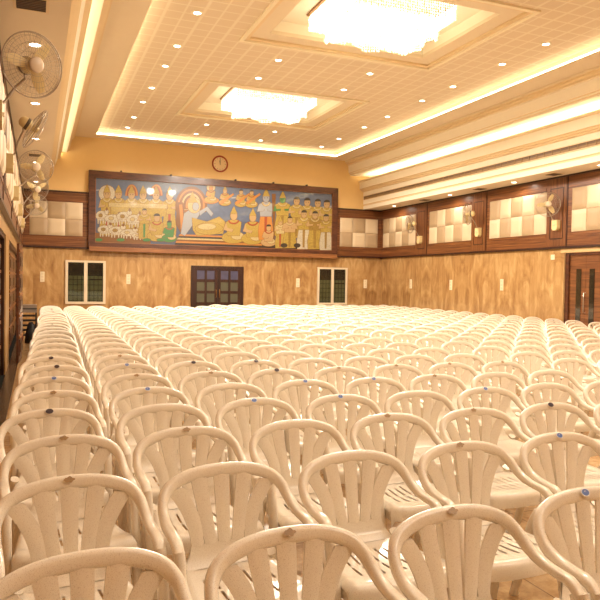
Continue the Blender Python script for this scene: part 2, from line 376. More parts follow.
# ------------------------------------------------------------------ wood bands with padded panels
def band_box(b, side, s0, s1, z0, z1, d0, d1, mi=0):
    """s along the wall, d out of the wall"""
    if side == 'R': b.box((XR-d1, s0, z0), (XR-d0, s1, z1), mi)
    elif side == 'L': b.box((XL+d0, s0, z0), (XL+d1, s1, z1), mi)
    else: b.box((s0, Y1-d1, z0), (s1, Y1-d0, z1), mi)
BAYS = bays = [(21.0-2.965*(k+1), 21.0-2.965*k) for k in range(0, 8)]
for side, tn in (('R', 'trim_6'), ('L', 'trim_7')):
    bays = [(p-(0.10 if side == 'R' else 0), q-(0.10 if side == 'R' else 0)) for p, q in BAYS]
    b = MB(); band_box(b, side, Y0, Y1-0.05, ZBAND0+0.05, ZBAND1, 0, 0.05)
    band_box(b, side, Y0, Y1-0.05, ZBAND0, ZBAND0+0.05, 0, 0.075, 2); band_box(b, side, Y0, Y1-0.05, ZBAND1-0.04, ZBAND1, 0.05, 0.065, 2)
    for (s0, s1) in bays:
        if s0 > 20.9: continue
        band_box(b, side, s0+0.02, s0+0.66, ZBAND0+0.06, ZBAND1-0.05, 0.05, 0.062, 1)
        band_box(b, side, s0-0.012, s0+0.012, ZBAND0+0.05, ZBAND1-0.04, 0.05, 0.058, 2)
        for zz in (2.66, 3.84): band_box(b, side, s0+0.13, s0+0.54, zz-0.012, zz+0.012, 0.05, 0.068, 2)
        for ss in (s0+0.13, s0+0.54): band_box(b, side, ss-0.008, ss+0.008, 2.66, 3.84, 0.05, 0.068, 2)
        band_box(b, side, s0+0.70, s1-0.03, 2.70, 2.76, 0.05, 0.06); band_box(b, side, s0+0.70, s1-0.03, 3.82, 3.88, 0.05, 0.06)
    struct(b.build(tn, [M['wood_h'], M['wood_v'], M['wood_dark']]))
b = MB(); band_box(b, 'B', XL, XR, ZBAND0+0.05, ZBAND1, 0, 0.05); band_box(b, 'B', XL, XR, ZBAND0, ZBAND0+0.05, 0, 0.075, 2); band_box(b, 'B', XL, XR, ZBAND1-0.05, ZBAND1, 0.05, 0.065, 2)
for xx in (-0.27, 1.36, 9.72, 11.34): band_box(b, 'B', xx-0.05, xx+0.05, 2.72, 3.86, 0.05, 0.062)
for zz in (2.73, 3.85):
    band_box(b, 'B', -0.22, 1.31, zz-0.04, zz+0.04, 0.05, 0.062); band_box(b, 'B', 9.77, 11.29, zz-0.04, zz+0.04, 0.05, 0.062)
struct(b.build('trim_8', [M['wood_h'], M['wood_v'], M['wood_dark']]))

def pad_mesh(name, w, h, mat):
    """upholstered square pad: rounded pillow facing +x_out, in local (s, d, z)"""
    n = 8; vs = []; fs = []
    for i in range(n+1):
        for j in range(n+1):
            a, c = -1+2*i/n, -1+2*j/n
            d = 0.012+0.034*(max(0, 1-a**6)*max(0, 1-c**6))**0.5
            vs.append((a*w/2*0.99, d, c*h/2*0.99))
    for i in range(n):
        for j in range(n): fs.append((i*(n+1)+j, (i+1)*(n+1)+j, (i+1)*(n+1)+j+1, i*(n+1)+j+1))
    B = MB(); B.add(vs, fs, 0, True)
    k = len(vs)
    for (i0, j0, i1, j1) in ((0, 0, n, 0), (n, 0, n, n), (n, n, 0, n), (0, n, 0, 0)):
        p = [Vector(vs[i0*(n+1)+j0]), Vector(vs[i1*(n+1)+j1])]
        B.add([p[0], p[1], (p[1].x, 0, p[1].z), (p[0].x, 0, p[0].z)], [(0, 3, 2, 1)], 0)
    return B.mesh(name, mat)
PADS = {}
def pads(side, s0, s1, cols, label, flip=0):
    z0, z1 = 2.79, 3.79; w = (s1-s0)/cols; h = (z1-z0)/2
    for key, mt in (('l', 'pad_light'), ('d', 'pad_dark')):
        if (round(w, 3), key) not in PADS: PADS[(round(w, 3), key)] = pad_mesh('pad', w, h, M[mt])
    rot = {'R': PI/2, 'L': -PI/2, 'B': PI}[side]
    loc = {'R': (XR-0.05, s0, z0), 'L': (XL+0.05, s0, z0), 'B': (s0, Y1-0.05, z0)}[side]
    t = empty('padded_panel', loc, label, 'wall panel', 'padded wall panels')
    for i in range(cols):
        for j in range(2):
            o = put('pad', PADS[(round(w, 3), 'dl'[(i+j+flip) % 2])], t)
            c = (i+0.5)*w; z = (j+0.5)*h
            if side == 'R': o.location = (0, c, z)
            elif side == 'L': o.location = (0, c, z)
            else: o.location = (c, 0, z)
            o.rotation_euler = (0, 0, rot)
pads('B', -0.20, 1.28, 3, 'six-square beige padded panel left of the big painting', 0)
pads('B', 9.79, 11.27, 3, 'six-square beige padded panel right of the big painting', 0)
RP = ['beige checkered padded panel on right wall nearest the back corner', 'beige checkered padded panel, second from the back corner on right wall',
      'beige checkered padded panel on right wall with the face-on fan', 'beige checkered padded panel above the wooden door, cut by photo edge']
for k in range(4):
    pads('R', BAYS[k][0]+0.56, BAYS[k][0]+2.72, 5, RP[k], 1)
LP = ['edge-on padded panel on left wall nearest the back corner', 'edge-on padded panel, second from the back corner on left wall', 'edge-on padded panel, third from the back corner on left wall',
      'edge-on padded panel, fourth from the back corner on left wall', 'edge-on padded panel on left wall, nearest of the row at photo edge']
for k in range(5): pads('L', bays[k][0]+0.68, bays[k][0]+2.84, 5, LP[k], 1)

# ------------------------------------------------------------------ back wall: windows, door, painting, clock, switch plates
def window(n, x0, x1, z0, z1):
    o = MB(); y = Y1
    o.box((x0, y-0.05, z0), (x1, y-0.001, z0+0.07)); o.box((x0, y-0.05, z1-0.06), (x1, y-0.001, z1))
    o.box((x0, y-0.05, z0+0.07), (x0+0.075, y-0.001, z1-0.06)); o.box((x1-0.075, y-0.05, z0+0.07), (x1, y-0.001, z1-0.06))
    xm = (x0+x1)/2; o.box((xm-0.05, y-0.045, z0+0.07), (xm+0.05, y-0.001, z1-0.06))
    fr = struct(o.build('window_%d' % n, M['alu']))
    for xa, xb in ((x0+0.075, xm-0.05), (xm+0.05, x1-0.075)):
        q = MB(); q.box((xa, y-0.034, z0+0.07), (xb, y-0.030, z1-0.06)); p = q.build('pane', M['glass'], fr)
    q = MB()
    for i in range(9):
        xx = x0+0.1+(x1-x0-0.2)*i/8
        q.box((xx-0.007, y-0.02, z0+0.07), (xx+0.007, y-0.012, z1-0.06))
    for i in range(8):
        zz = z0+0.1+(z1-z0-0.2)*i/7
        q.box((x0+0.07, y-0.014, zz-0.007), (x1-0.07, y-0.008, zz+0.007))
    q.box((xm+0.1, y-0.02, z0+0.72), (x1-0.1, y-0.01, z0+0.76))
    q.build('grille', M['black'], fr)
    q = MB(); q.box((x0+0.07, y-0.006, z0+0.07), (x1-0.07, y-0.002, z0+0.85), 0); q.box((x0+0.07, y-0.006, z0+0.85), (x1-0.07, y-0.002, z1-0.06), 1)
    q.build('night_view', [M['night'], M['night2']], fr)
window(1, 0.80, 1.96, 0.76, 2.07); window(2, 8.98, 10.12, 0.76, 2.05)

b = MB(); x0, x1, zt = 4.59, 6.33, 2.0
b.box((x0, Y1-0.06, 0), (x0+0.09, Y1-0.001, zt)); b.box((x1-0.09, Y1-0.06, 0), (x1, Y1-0.001, zt)); b.box((x0+0.09, Y1-0.06, zt-0.09), (x1-0.09, Y1-0.001, zt))
dr = struct(b.build('door_1', M['wood_dark']))
for q, (xa, xb) in enumerate(((x0+0.09, (x0+x1)/2-0.005), ((x0+x1)/2+0.005, x1-0.09))):
    l = MB(); cols = [xa, xa+0.1, xa+0.1+(xb-xa-0.28)/2, xa+0.18+(xb-xa-0.28)/2, xb-0.1, xb]
    l.box((xa, Y1-0.045, 0), (cols[1], Y1-0.005, zt-0.09)); l.box((cols[2], Y1-0.045, 0), (cols[3], Y1-0.005, zt-0.09)); l.box((cols[4], Y1-0.045, 0), (xb, Y1-0.005, zt-0.09))
    rails = [0.0, 0.42, 0.79, 1.16, 1.53, 1.9]
    for r_ in rails:
        h = 0.25 if r_ == 0 else 0.09
        for ca, cb in ((cols[1], cols[2]), (cols[3], cols[4])): l.box((ca, Y1-0.045, max(0, r_-0.05)), (cb, Y1-0.005, r_+h-0.05))
    leaf = l.build('leaf', M['wood_dark'], dr)
    for ca, cb in ((cols[1], cols[2]), (cols[3], cols[4])):
        for ri in range(1, 5):
            g = MB(); g.box((ca, Y1-0.03, rails[ri]+0.04), (cb, Y1-0.02, rails[ri+1]-0.05 if ri < 4 else 1.85)); g.build('pane', M['bluish'] if ri == 4 else M['greenish'], leaf)
    hnd = MB(); xc = xb-0.05 if q == 0 else xa+0.05
    hnd.tube([(xc, Y1-0.055, 0.98), (xc, Y1-0.085, 1.0), (xc, Y1-0.085, 1.22), (xc, Y1-0.055, 1.24)], 0.012); hnd.build('handle', M['brass'], leaf)

# framed painting
PX0, PX1, PZ0, PZ1 = 1.63, 9.44, 2.63, 4.565
pt = empty('framed_painting', (5.55, Y1, 2.50), 'huge wood-framed painting of golden robed figures on a blue ground', 'painting')
b = MB()
fx0, fx1, fz0, fz1 = 1.44, 9.65, 2.50, 4.78; d0, d1 = Y1-0.16, Y1-0.02
def lb(B, a, c, mi=0): B.box((a[0]-5.55, a[1]-Y1, a[2]-2.5), (c[0]-5.55, c[1]-Y1, c[2]-2.5), mi)
lb(b, (fx0, d0, fz1-0.20), (fx1, d1, fz1)); lb(b, (fx0, d0, fz0), (fx1, d1, fz0+0.12))
lb(b, (fx0, d0, fz0+0.12), (fx0+0.19, d1, fz1-0.20)); lb(b, (fx1-0.2, d0, fz0+0.12), (fx1, d1, fz1-0.20))
b.build('frame', M['wood_frame'], pt)
b = MB(); lb(b, (fx0+0.17, d0+0.02, fz0+0.10), (fx1-0.18, d0+0.05, fz0+0.135)); lb(b, (fx0+0.17, d0+0.02, fz1-0.215), (fx1-0.18, d0+0.05, fz1-0.18))
lb(b, (fx0+0.17, d0+0.02, fz0+0.10), (fx0+0.205, d0+0.05, fz1-0.18)); lb(b, (fx1-0.215, d0+0.02, fz0+0.10), (fx1-0.18, d0+0.05, fz1-0.18)); b.build('gilt_edge', M['wood_ledge'], pt)
b = MB(); lb(b, (fx0+0.02, Y1-0.22, fz0-0.14), (fx1-0.02, Y1-0.076, fz0-0.005)); b.build('ledge', M['wood_ledge'], pt)
for hx in (2.38, 3.9, 6.0, 7.3, 8.5):
    b = MB(); lb(b, (hx-0.02, d0+0.02, fz1), (hx+0.02, d1, fz1+0.05)); b.build('hook', M['black'], pt)
# the picture itself
PC = {'sky': (0.115, 0.15, 0.235), 'gold': (0.44, 0.30, 0.055), 'deep': (0.32, 0.19, 0.035), 'pale': (0.54, 0.42, 0.19), 'skin': (0.50, 0.32, 0.14), 'white': (0.56, 0.49, 0.35),
      'red': (0.38, 0.07, 0.02), 'green': (0.06, 0.22, 0.06), 'grey': (0.36, 0.37, 0.38), 'brown': (0.22, 0.09, 0.02), 'dark': (0.045, 0.03, 0.02), 'orange': (0.55, 0.22, 0.04), 'sea': (0.09, 0.11, 0.17)}
pmats = []; PI_ = {}
for k, c in PC.items():
    PI_[k] = len(pmats); pmats.append(plain('paint_'+k, tuple(0.72*q for q in c), 0.35, var=0.25 if k not in ('gold', 'pale', 'deep', 'white') else 0.75, vscale=9 if k == 'sky' else 48))
    bs = pmats[-1].node_tree.nodes['Principled BSDF']; bs.inputs['Coat Weight'].default_value = 0.7; bs.inputs['Coat Roughness'].default_value = 0.04
pic = MB(); LAY = [0]; OUT = [False]
def PXZ(u, v):
    """painting pixel -> local x,z"""
    s = (u-95.0)/(330.0-95.0); s = s*0.945/(1-0.055*s) if False else s
    # perspective along the wall
    x = u2x(u); top = 178+(195.5-178)*(u-95)/235; bot = 242.5+(250.5-242.5)*(u-95)/235
    return x-5.55, PZ1-(v-top)/(bot-top)*(PZ1-PZ0)-2.5
def u2x(u):
    a = (u-300)/F; cy, sy = math.cos(YAW), math.sin(YAW)
    return (Y1-0.12)*(a*cy+sy)/(cy-a*sy)
def shape(pts, col):
    P = [PXZ(u, v) for u, v in pts]; n = len(P)
    if OUT[0] and col not in ('dark', 'sky', 'sea'):
        cx = sum(p[0] for p in P)/n; cz = sum(p[1] for p in P)/n; LAY[0] += 1; Q = []
        for x, z in P:
            d = max(1e-4, math.hypot(x-cx, z-cz)); k = 1+0.011/d; Q.append((cx+(x-cx)*k, -0.108-LAY[0]*0.00004, cz+(z-cz)*k))
        pic.add(Q, [tuple(range(n))], PI_['brown'])
    LAY[0] += 1; y = -0.108-LAY[0]*0.00004
    pic.add([(x, y, z) for x, z in P], [tuple(range(n))], PI_[col])
def ell(u, v, a, c, col, a0=0, a1=360, n=16):
    pts = [(u+a*math.cos(math.radians(a0+(a1-a0)*i/n)), v-c*math.sin(math.radians(a0+(a1-a0)*i/n))) for i in range(n if a1-a0 == 360 else n+1)]
    shape(pts, col)
def arc(u, v, a, c, t, col, a0=0, a1=180, n=14):
    A = [(u+a*math.cos(math.radians(a0+(a1-a0)*i/n)), v-c*math.sin(math.radians(a0+(a1-a0)*i/n))) for i in range(n+1)]
    B = [(u+(a-t)*math.cos(math.radians(a0+(a1-a0)*i/n)), v-(c-t)*math.sin(math.radians(a0+(a1-a0)*i/n))) for i in range(n+1)]
    shape(A+B[::-1], col)
def person(u, v, h, robe='gold', skin='skin', halo=None, crown=True, skirt=None, sash='red', wide=1.0):
    """standing robed figure: v = top of head, h = height"""
    w = h*0.17*wide; hd = h*0.085
    if halo: ell(u, v+hd*1.1, hd*2.1, hd*2.1, halo)
    shape([(u-w*.75, v+h*.45), (u+w*.75, v+h*.45), (u+w*1.05, v+h*.8), (u+w*.95, v+h), (u-w*.95, v+h), (u-w*1.05, v+h*.8)], skirt or robe)
    shape([(u-w*.2, v+h*.45), (u+w*.2, v+h*.45), (u+w*.15, v+h*.95), (u-w*.15, v+h*.95)], sash if random.random() < .4 else 'deep')
    shape([(u-w, v+h*.24), (u-w*.4, v+h*.19), (u+w*.4, v+h*.19), (u+w, v+h*.24), (u+w*.8, v+h*.5), (u-w*.8, v+h*.5)], robe)
    for s in (-1, 1):
        shape([(u+s*w, v+h*.24), (u+s*w*1.25, v+h*.40), (u+s*w*.3, v+h*.38), (u+s*w*.25, v+h*.34), (u+s*w*.8, v+h*.34)], skin)
    arc(u, v+h*.19, w*.6, h*.09, h*.03, 'pale', 180, 360)
    ell(u, v+hd*1.25, hd*.85, hd*1.1, skin)
    if crown: shape([(u-hd*.9, v+hd*.8), (u-hd*.5, v-hd*.2), (u, v-hd*1.2), (u+hd*.5, v-hd*.2), (u+hd*.9, v+hd*.8)], 'gold')
    else: ell(u, v+hd*.7, hd*.9, hd*.8, 'dark', 0, 180)
    for s in (-.35, .35): ell(u+s*hd, v+hd*1.2, hd*.13, hd*.12, 'dark', n=6)
def seated(u, v, h, robe='gold', skin='skin', crown=True, halo=None):
    w = h*0.24; hd = h*.125
    if halo: ell(u, v+hd, hd*2, hd*2, halo)
    ell(u, v+h*.83, w*1.5, h*.19, robe); ell(u+w*.5, v+h*.78, w*.8, h*.12, 'pale')
    shape([(u-w, v+h*.36), (u-w*.4, v+h*.29), (u+w*.4, v+h*.29), (u+w, v+h*.36), (u+w*.8, v+h*.78), (u-w*.8, v+h*.78)], robe)
    shape([(u-w, v+h*.36), (u-w*1.3, v+h*.6), (u-w*.2, v+h*.66), (u, v+h*.58), (u-w*.8, v+h*.54)], skin)
    arc(u, v+h*.3, w*.7, h*.12, h*.04, 'red', 180, 360)
    ell(u, v+hd*1.3, hd*.85, hd*1.1, skin)
    if crown: shape([(u-hd*.9, v+hd*.8), (u, v-hd*1.1), (u+hd*.9, v+hd*.8)], 'gold')
    else: ell(u, v+hd*.7, hd*.95, hd*.8, 'dark', 0, 180)
# ground and sea
shape([(94.6, 178), (330, 195.5), (330, 250.5), (94.6, 242.5)], 'sky')
shape([(94.6, 216), (330, 226), (330, 250.5), (94.6, 242.5)], 'sea')
for i in range(26):
    u = 100+i*9; vv = 184+(i % 3)*4+u*0.06
    shape([(u-5, vv), (u+5, vv-1), (u+6, vv+.8), (u-5, vv+1)], 'grey' if i % 5 == 0 else 'sky')
shape([(94.6, 233), (150, 235), (150, 244.3), (94.6, 242.5)], 'brown'); shape([(258, 242), (330, 244), (330, 250.5), (258, 248)], 'dark')
OUT[0] = True
for (u, hl, ck) in ((106, 'white', 'gold'), (117.5, None, 'deep'), (130.5, 'red', 'gold'), (142, None, 'deep'), (155, 'red', 'gold'), (168.5, None, 'gold')):
    if hl == 'red': arc(u, 196, 6.2, 11, 2, 'orange', 0, 180); ell(u, 196, 4.5, 9, 'red', 0, 180)
    person(u, 189.5+(u-106)*.03, 46, 'gold', 'skin', hl if hl == 'white' else None, True, None, 'red', 0.85)
shape([(108, 203), (166, 205), (166, 209), (108, 207)], 'pale'); shape([(110, 207), (165, 209), (165, 217), (110, 215)], 'gold')
# pale cattle and calves in front
for (u, v, a, c) in ((101, 216, 6, 7), (112, 219, 8, 6), (123, 217, 7, 7), (133, 220, 7, 7), (104, 230, 7, 6), (116, 231, 8, 6), (128, 233, 8, 5), (138, 236, 7, 3.5)):
    ell(u, v, a, c*.7, 'white'); ell(u+a*.8, v-c*.55, a*.33, c*.36, 'white'); ell(u+a*.82, v-c*.95, a*.12, c*.2, 'brown')
    for k in (-.6, -.25, .25, .6): shape([(u+a*k-.7, v+c*.4), (u+a*k+.7, v+c*.4), (u+a*k+.5, v+c*1.15), (u+a*k-.5, v+c*1.15)], 'white')
    ell(u-a*.2, v-.3, a*.3, c*.25, 'deep' if random.random() < .3 else 'pale')
person(143.5, 209, 30, 'gold', 'skin', None, False, None, 'green', 1.1)
seated(156, 214, 27, 'gold', 'skin', False); seated(168.5, 221, 21, 'green', 'green', False)
for u in (98, 120, 146, 160): ell(u, 240.2, 4, 1.6, 'green')
# striped canopy arch and reclining figure on a coiled couch
for i, (k, cc) in enumerate(((0, 'brown'), (2, 'orange'), (4, 'brown'), (6, 'pale'), (8, 'brown'), (10, 'orange'), (12, 'sea'))):
    ell(190, 206, 15.5-k, 18.5-k*1.05, cc, -20, 200, 20)
shape([(176, 203), (182, 203), (185, 226), (180, 233), (175, 224)], 'brown'); shape([(178, 205), (181, 205), (183, 225), (180, 230)], 'orange')
for i in range(6):
    cc = ('orange', 'dark', 'pale', 'brown', 'orange', 'dark')[i]; v = 234.5+i*1.7
    shape([(179-i*.8, v), (258+i*.6, v+2.7), (259+i*.6, v+4.4), (178-i*.8, v+1.7)], cc)
shape([(183, 214), (194, 206), (200, 212), (194, 222), (184, 236), (180, 234)], 'grey')
shape([(191, 218), (206, 222), (218, 217), (224, 222), (222, 234), (196, 236), (192, 230)], 'gold'); ell(208, 229, 14, 6, 'gold'); ell(206, 227, 9, 3, 'pale')
ell(193, 206, 6.5, 7.5, 'pale'); ell(194.5, 207, 3.2, 4.2, 'grey'); shape([(187, 203), (191, 192), (196, 203)], 'gold')
shape([(198, 212), (206, 207), (212, 214), (210, 217), (205, 211), (199, 216)], 'grey')
# floating figures above
ell(209.5, 201, 8, 3.2, 'orange'); seated(209.5, 186, 17, 'gold', 'orange', True, 'pale')
for u in (223.5, 239.5, 250):
    seated(u, 189+(u-223)*.07, 17, 'gold', 'skin', u < 230); shape([(u-6, 203), (u+8, 194), (u+9, 195.5), (u-4, 205.5)], 'orange')
seated(232.5, 211, 32, 'gold', 'skin', True); seated(251.5, 213, 31, 'gold', 'skin', True)
# standing crowd on the right
person(264.5, 194, 46, 'grey', 'grey', None, True, 'orange', 'red', 0.9); shape([(270, 195), (274, 195), (273.5, 240), (272.5, 240)], 'brown')
person(281, 196, 40, 'gold', 'green', None, True, None, 'red', 1.1)
for u in (295, 305.5, 316, 325):
    person(u, 198+(u-295)*.1, 40, 'gold', 'skin', None, False, None, 'deep', 1.0)
seated(267.5, 225, 21, 'skin', 'skin', False); person(279, 220, 28, 'pale', 'skin', None, True, 'gold', 'red', 1.0); person(288.5, 217, 31, 'skin', 'skin', None, False, 'gold', 'red', 1.2)
person(302.5, 211, 38, 'gold', 'skin', None, False, 'white', 'deep', 1.0); person(313.5, 212, 37, 'deep', 'skin', None, False, 'gold', 'deep', 1.1); person(324.5, 215, 35, 'gold', 'skin', None, False, 'white', 'deep', 1.0)
for u in (283, 296): ell(u, 245.5, 3.5, 2.2, 'dark')
pic.build('picture', pmats, pt)

# clock
ck = empty('wall_clock', (5.49, Y1, 5.30), 'round red-brown wall clock above the big painting', 'clock')
b = MB(); b.lathe([(0.0, -0.02), (0.262, -0.02), (0.268, -0.035), (0.25, -0.055), (0.222, -0.05), (0.215, -0.03), (0.215, -0.005)], 'y', k=40); b.build('case', M['red_frame'], ck)
b = MB(); b.lathe([(0.0, -0.034), (0.217, -0.034)], 'y', k=40); fc = b.build('dial', M['clock_face'], ck)
b = MB()
for i in range(12):
    a = PI*i/6; r0 = 0.165 if i % 3 else 0.155
    b.tube([(math.sin(a)*r0, -0.036, math.cos(a)*r0), (math.sin(a)*0.195, -0.036, math.cos(a)*0.195)], 0.005, 4)
b.build('hour_mark', M['black'], fc)
for nm, a, l, r in (('hour_hand', -0.12, 0.11, 0.008), ('minute_hand', 0.0, 0.17, 0.006)):
    b = MB(); b.tube([(-math.sin(a)*0.03, -0.04, -math.cos(a)*0.03), (math.sin(a)*l, -0.04, math.cos(a)*l)], r, 5); b.build(nm, M['black'], ck)

def plate(loc, side, label, hh=0.15, hw=0.06):
    t = empty('switch_plate', loc, label, 'switch plate', 'ivory switch plates')
    d = -0.018
    def bx(B, s0, s1, z0, z1, da, db):
        if side == 'B': B.box((s0, -db, z0), (s1, -da, z1))
        else: B.box((-db, s0, z0), (-da, s1, z1))
    q = MB(); bx(q, -hw, hw, -hh, hh, 0, 0.015); q.build('cover', M['switch'], t)
    n = 3 if hh > 0.1 else 1
    for i in range(n):
        q = MB(); z = (i-(n-1)/2)*hh*0.6; bx(q, -hw*.55, hw*.55, z-hh*.22, z+hh*.22, 0.015, 0.022); q.build('switch', M['alu'], t)
plate((0.16, Y1, 1.56), 'B', 'ivory switch plate on back wall left of the left window')
plate((2.64, Y1, 1.53), 'B', 'ivory switch plate between left window and dark glazed door')
plate((8.27, Y1, 1.50), 'B', 'ivory switch plate just left of the right window')
plate((10.84, Y1, 1.50), 'B', 'ivory switch plate right of the right window, near the corner')
plate((XR, 18.91, 1.53), 'R', 'ivory switch plate on right wall nearest the back corner')
plate((XR, 16.64, 1.52), 'R', 'ivory switch plate midway along the right stone wall')
plate((XR, 14.32, 1.55), 'R', 'ivory switch plate on right wall, closest tall one to the wooden door')
plate((XR, 12.48, 2.23), 'R', 'small square ivory switch plate high beside the wooden door', 0.06, 0.06)

# right door
b = MB(); b.box((XR-0.02, DY1-0.001, 0), (XR+0.25, DY1+0.0, DZ)); b.box((XR-0.02, DY0-0.12, DZ+0.01), (XR-0.001, DY1+0.12, 2.418)); struct(b.build('trim_9', M['stone_trim']))
b = MB(); b.box((XR+0.02, DY1-0.11, 0), (XR+0.2, DY1-0.002, DZ)); b.box((XR+0.02, DY0, 0), (XR+0.2, DY0+0.06, DZ)); b.box((XR+0.02, DY0+0.06, DZ-0.05), (XR+0.2, DY1-0.11, DZ)); b.box((XR+0.22, DY0, 0), (XR+0.24, DY1, DZ))
d2 = struct(b.build('door_2', M['wood_frame']))
ym = 11.51
for q, (ya, yb) in enumerate(((ym+0.003, DY1-0.11), (DY0+0.06, ym-0.003))):
    l = MB(); l.box((XR+0.06, ya, 0.01), (XR+0.10, yb, DZ-0.05)); lf = l.build('leaf', M['wood_door'], d2)
    ga, gb = (ym+0.13, ym+0.27) if q == 0 else (ym-0.26, ym-0.12)
    g = MB(); g.box((XR+0.048, ga, 0.35), (XR+0.06, gb, 1.94)); g.build('vision_panel', M['smoke'], lf)
    hy = ym+0.05 if q == 0 else ym-0.05
    if q == 0:
        h_ = MB(); h_.tube([(XR+0.06, hy-0.05, 0.95), (XR+0.01, hy-0.05, 0.95), (XR+0.01, hy-0.05, 1.4), (XR+0.06, hy-0.05, 1.4)], 0.012); h_.build('handle', M['steel'], lf)

# left doors
def panel_leaf(L, parent, loc, rz, mat):
    B = MB(); B.box((0, 0, 0.01), (0.04, L, LH-0.06)); lf = B.build('leaf', mat, parent, loc); lf.rotation_euler = (0, 0, rz)
    n = 5
    for i in range(n):
        z0 = 0.12+i*(LH-0.25)/n; z1 = z0+(LH-0.25)/n-0.1
        q = MB(); q.box((0.04, 0.1, z0), (0.052, L-0.1, z1)); q.box((0.052, 0.18, z0+0.06), (0.06, L-0.18, z1-0.06), 1); q.build('panel', [M['wood_frame'], M['wood_dark']], lf)
        q = MB(); q.box((0.04, 0.02, z1+0.02), (0.058, L-0.02, z1+0.07)); q.build('rail', M['wood_ledge'], lf)
    return lf
for n, (a, c), op in ((3, LA, False), (4, LB, True)):
    B = MB(); B.box((XL-0.2, a, 0), (XL-0.02, a+0.09, LH)); B.box((XL-0.2, c-0.09, 0), (XL-0.02, c, LH)); B.box((XL-0.2, a+0.09, LH-0.06), (XL-0.02, c-0.09, LH))
    dd = struct(B.build('door_%d' % n, M['wood_dark']))
    L = (c-a-0.2)/3
    for i in range(3):
        if op and i == 0: continue
        panel_leaf(L, dd, (XL-0.12, a+0.1+i*L, 0), 0, M['wood_frame'])
    if op:
        panel_leaf(0.95, dd, (XL+0.12, a+0.05, 0), -0.04, M['wood_frame'])
# ------------------------------------------------------------------ table stack, bags in the left rear corner
tb = empty('side_table', (-0.195, 17.25, 0), 'grey-topped dark shelf table in the left rear aisle', 'table')
b = MB(); b.box((-0.21, -0.22, 0.70), (0.21, 0.25, 0.88)); b.box((-0.21, -0.225, 0.78), (0.21, -0.22, 0.80), 1); b.build('tabletop', [M['grey_top'], M['black']], tb)
for sx in (-0.19, 0.19):
    for sy in (-0.2, 0.23):
        b = MB(); b.box((sx-0.018, sy-0.018, 0), (sx+0.018, sy+0.018, 0.70)); b.build('leg', M['black'], tb)
for i in range(5):
    z = 0.14+i*0.115; b = MB(); b.box((-0.17, -0.18, z), (0.17, 0.21, z+0.03)); b.build('shelf', M['black'], tb)
def blob(name, mat, pts, loc, label, cat):
    B = MB(); B.lathe(pts, 'z', k=14); o = B.build(name, mat, None, loc)
    for v in o.data.vertices:
        a = math.atan2(v.co.y, v.co.x); k = 1+0.12*math.sin(3*a+v.co.z*9); v.co.x *= k; v.co.y *= k*0.8
    return tag(o, label, cat)
blob('backpack', M['black'], [(0.0, 0), (0.13, 0.0), (0.145, 0.08), (0.125, 0.25), (0.085, 0.40), (0.045, 0.49), (0.0, 0.5)], (-0.11, 16.70, 0), 'black backpack slumped on the floor before the grey-topped table', 'bag')
blob('cloth_bag', M['red'], [(0.0, 0), (0.05, 0.0), (0.06, 0.06), (0.05, 0.2), (0.0, 0.24)], (-0.345, 16.75, 0.0), 'small red bag beside the black backpack', 'bag')
blob('plastic_bag', M['white_bag'], [(0.0, 0), (0.03, 0.0), (0.038, 0.1), (0.03, 0.42), (0.0, 0.5)], (0.035, 16.93, 0), 'tall white bag standing between the table and the chairs', 'bag')

# ------------------------------------------------------------------ ceiling fittings
def make_ring():
    b = MB(); b.lathe([(0.062, 0.0), (0.062, -0.012), (0.085, -0.012), (0.092, 0.0)], 'z', k=24); return b.mesh('trim_ring', M['lip'])
def make_lens():
    b = MB(); b.lathe([(0.0, -0.006), (0.064, -0.006)], 'z', k=24); return b.mesh('lamp', M['lamp'])
RING, LENS = make_ring(), make_lens()
LC = (1.0, 0.875, 0.73)
def downlight(x, y, z, label, power=14, ang=95, sc=1.0):
    t = empty('recessed_downlight', (x, y, z), label, 'downlight', 'recessed downlights')
    put('trim_ring', RING, t).scale = (sc, sc, 1); put('lamp', LENS, t).scale = (sc, sc, 1)
    spot(x, y, z-0.03, power, ang)
def spot(x, y, z, power, ang):
    l = bpy.data.lights.new('downlight_beam', 'SPOT'); l.energy = power; l.color = LC; l.spot_size = math.radians(ang); l.spot_blend = 0.7; l.shadow_soft_size = 0.04
    o = bpy.data.objects.new('downlight_beam', l); COL.objects.link(o); o.location = (x, y, z)
colx = [(2.44, 'leftmost'), (4.45, 'second'), (6.50, 'third'), (8.60, 'rightmost')]
outer_y = [19.93, 18.60, 16.90, 15.58, 13.87, 12.60, 10.92, 9.70]; inner_y = [19.88, 18.56, 13.84, 12.56]
PW = 55
for x, nm in colx:
    for i, y in enumerate(outer_y if nm in ('leftmost', 'rightmost') else inner_y):
        u, v, d = project(x, y, ZT)
        if not (-5 < u < 605 and -5 < v < 605): spot(x, y, ZT-0.03, PW, 110); continue
        downlight(x, y, ZT, '%s tile-ceiling downlight from the back wall in the %s row' % (ORD[i+1], nm), PW, 110)
    for y in (7.9, 6.6, 4.9, 3.6, 1.9, 0.6, -1.2):
        if nm in ('leftmost', 'rightmost') or y in (7.9, 6.6, 1.9, 0.6): spot(x, y, ZT-0.03, PW, 110)
for i, y in enumerate((19.3, 16.05, 13.33, 10.63, 7.97)):
    downlight(-0.03, y, 4.12, '%s downlight from the back wall in the left low soffit' % ORD[i+1], 12, 100)
for i, y in enumerate((19.45, 16.25, 13.48, 10.75)):
    downlight(11.07, y, 4.12, '%s downlight from the back wall in the right low soffit' % ORD[i+1], 27, 172)
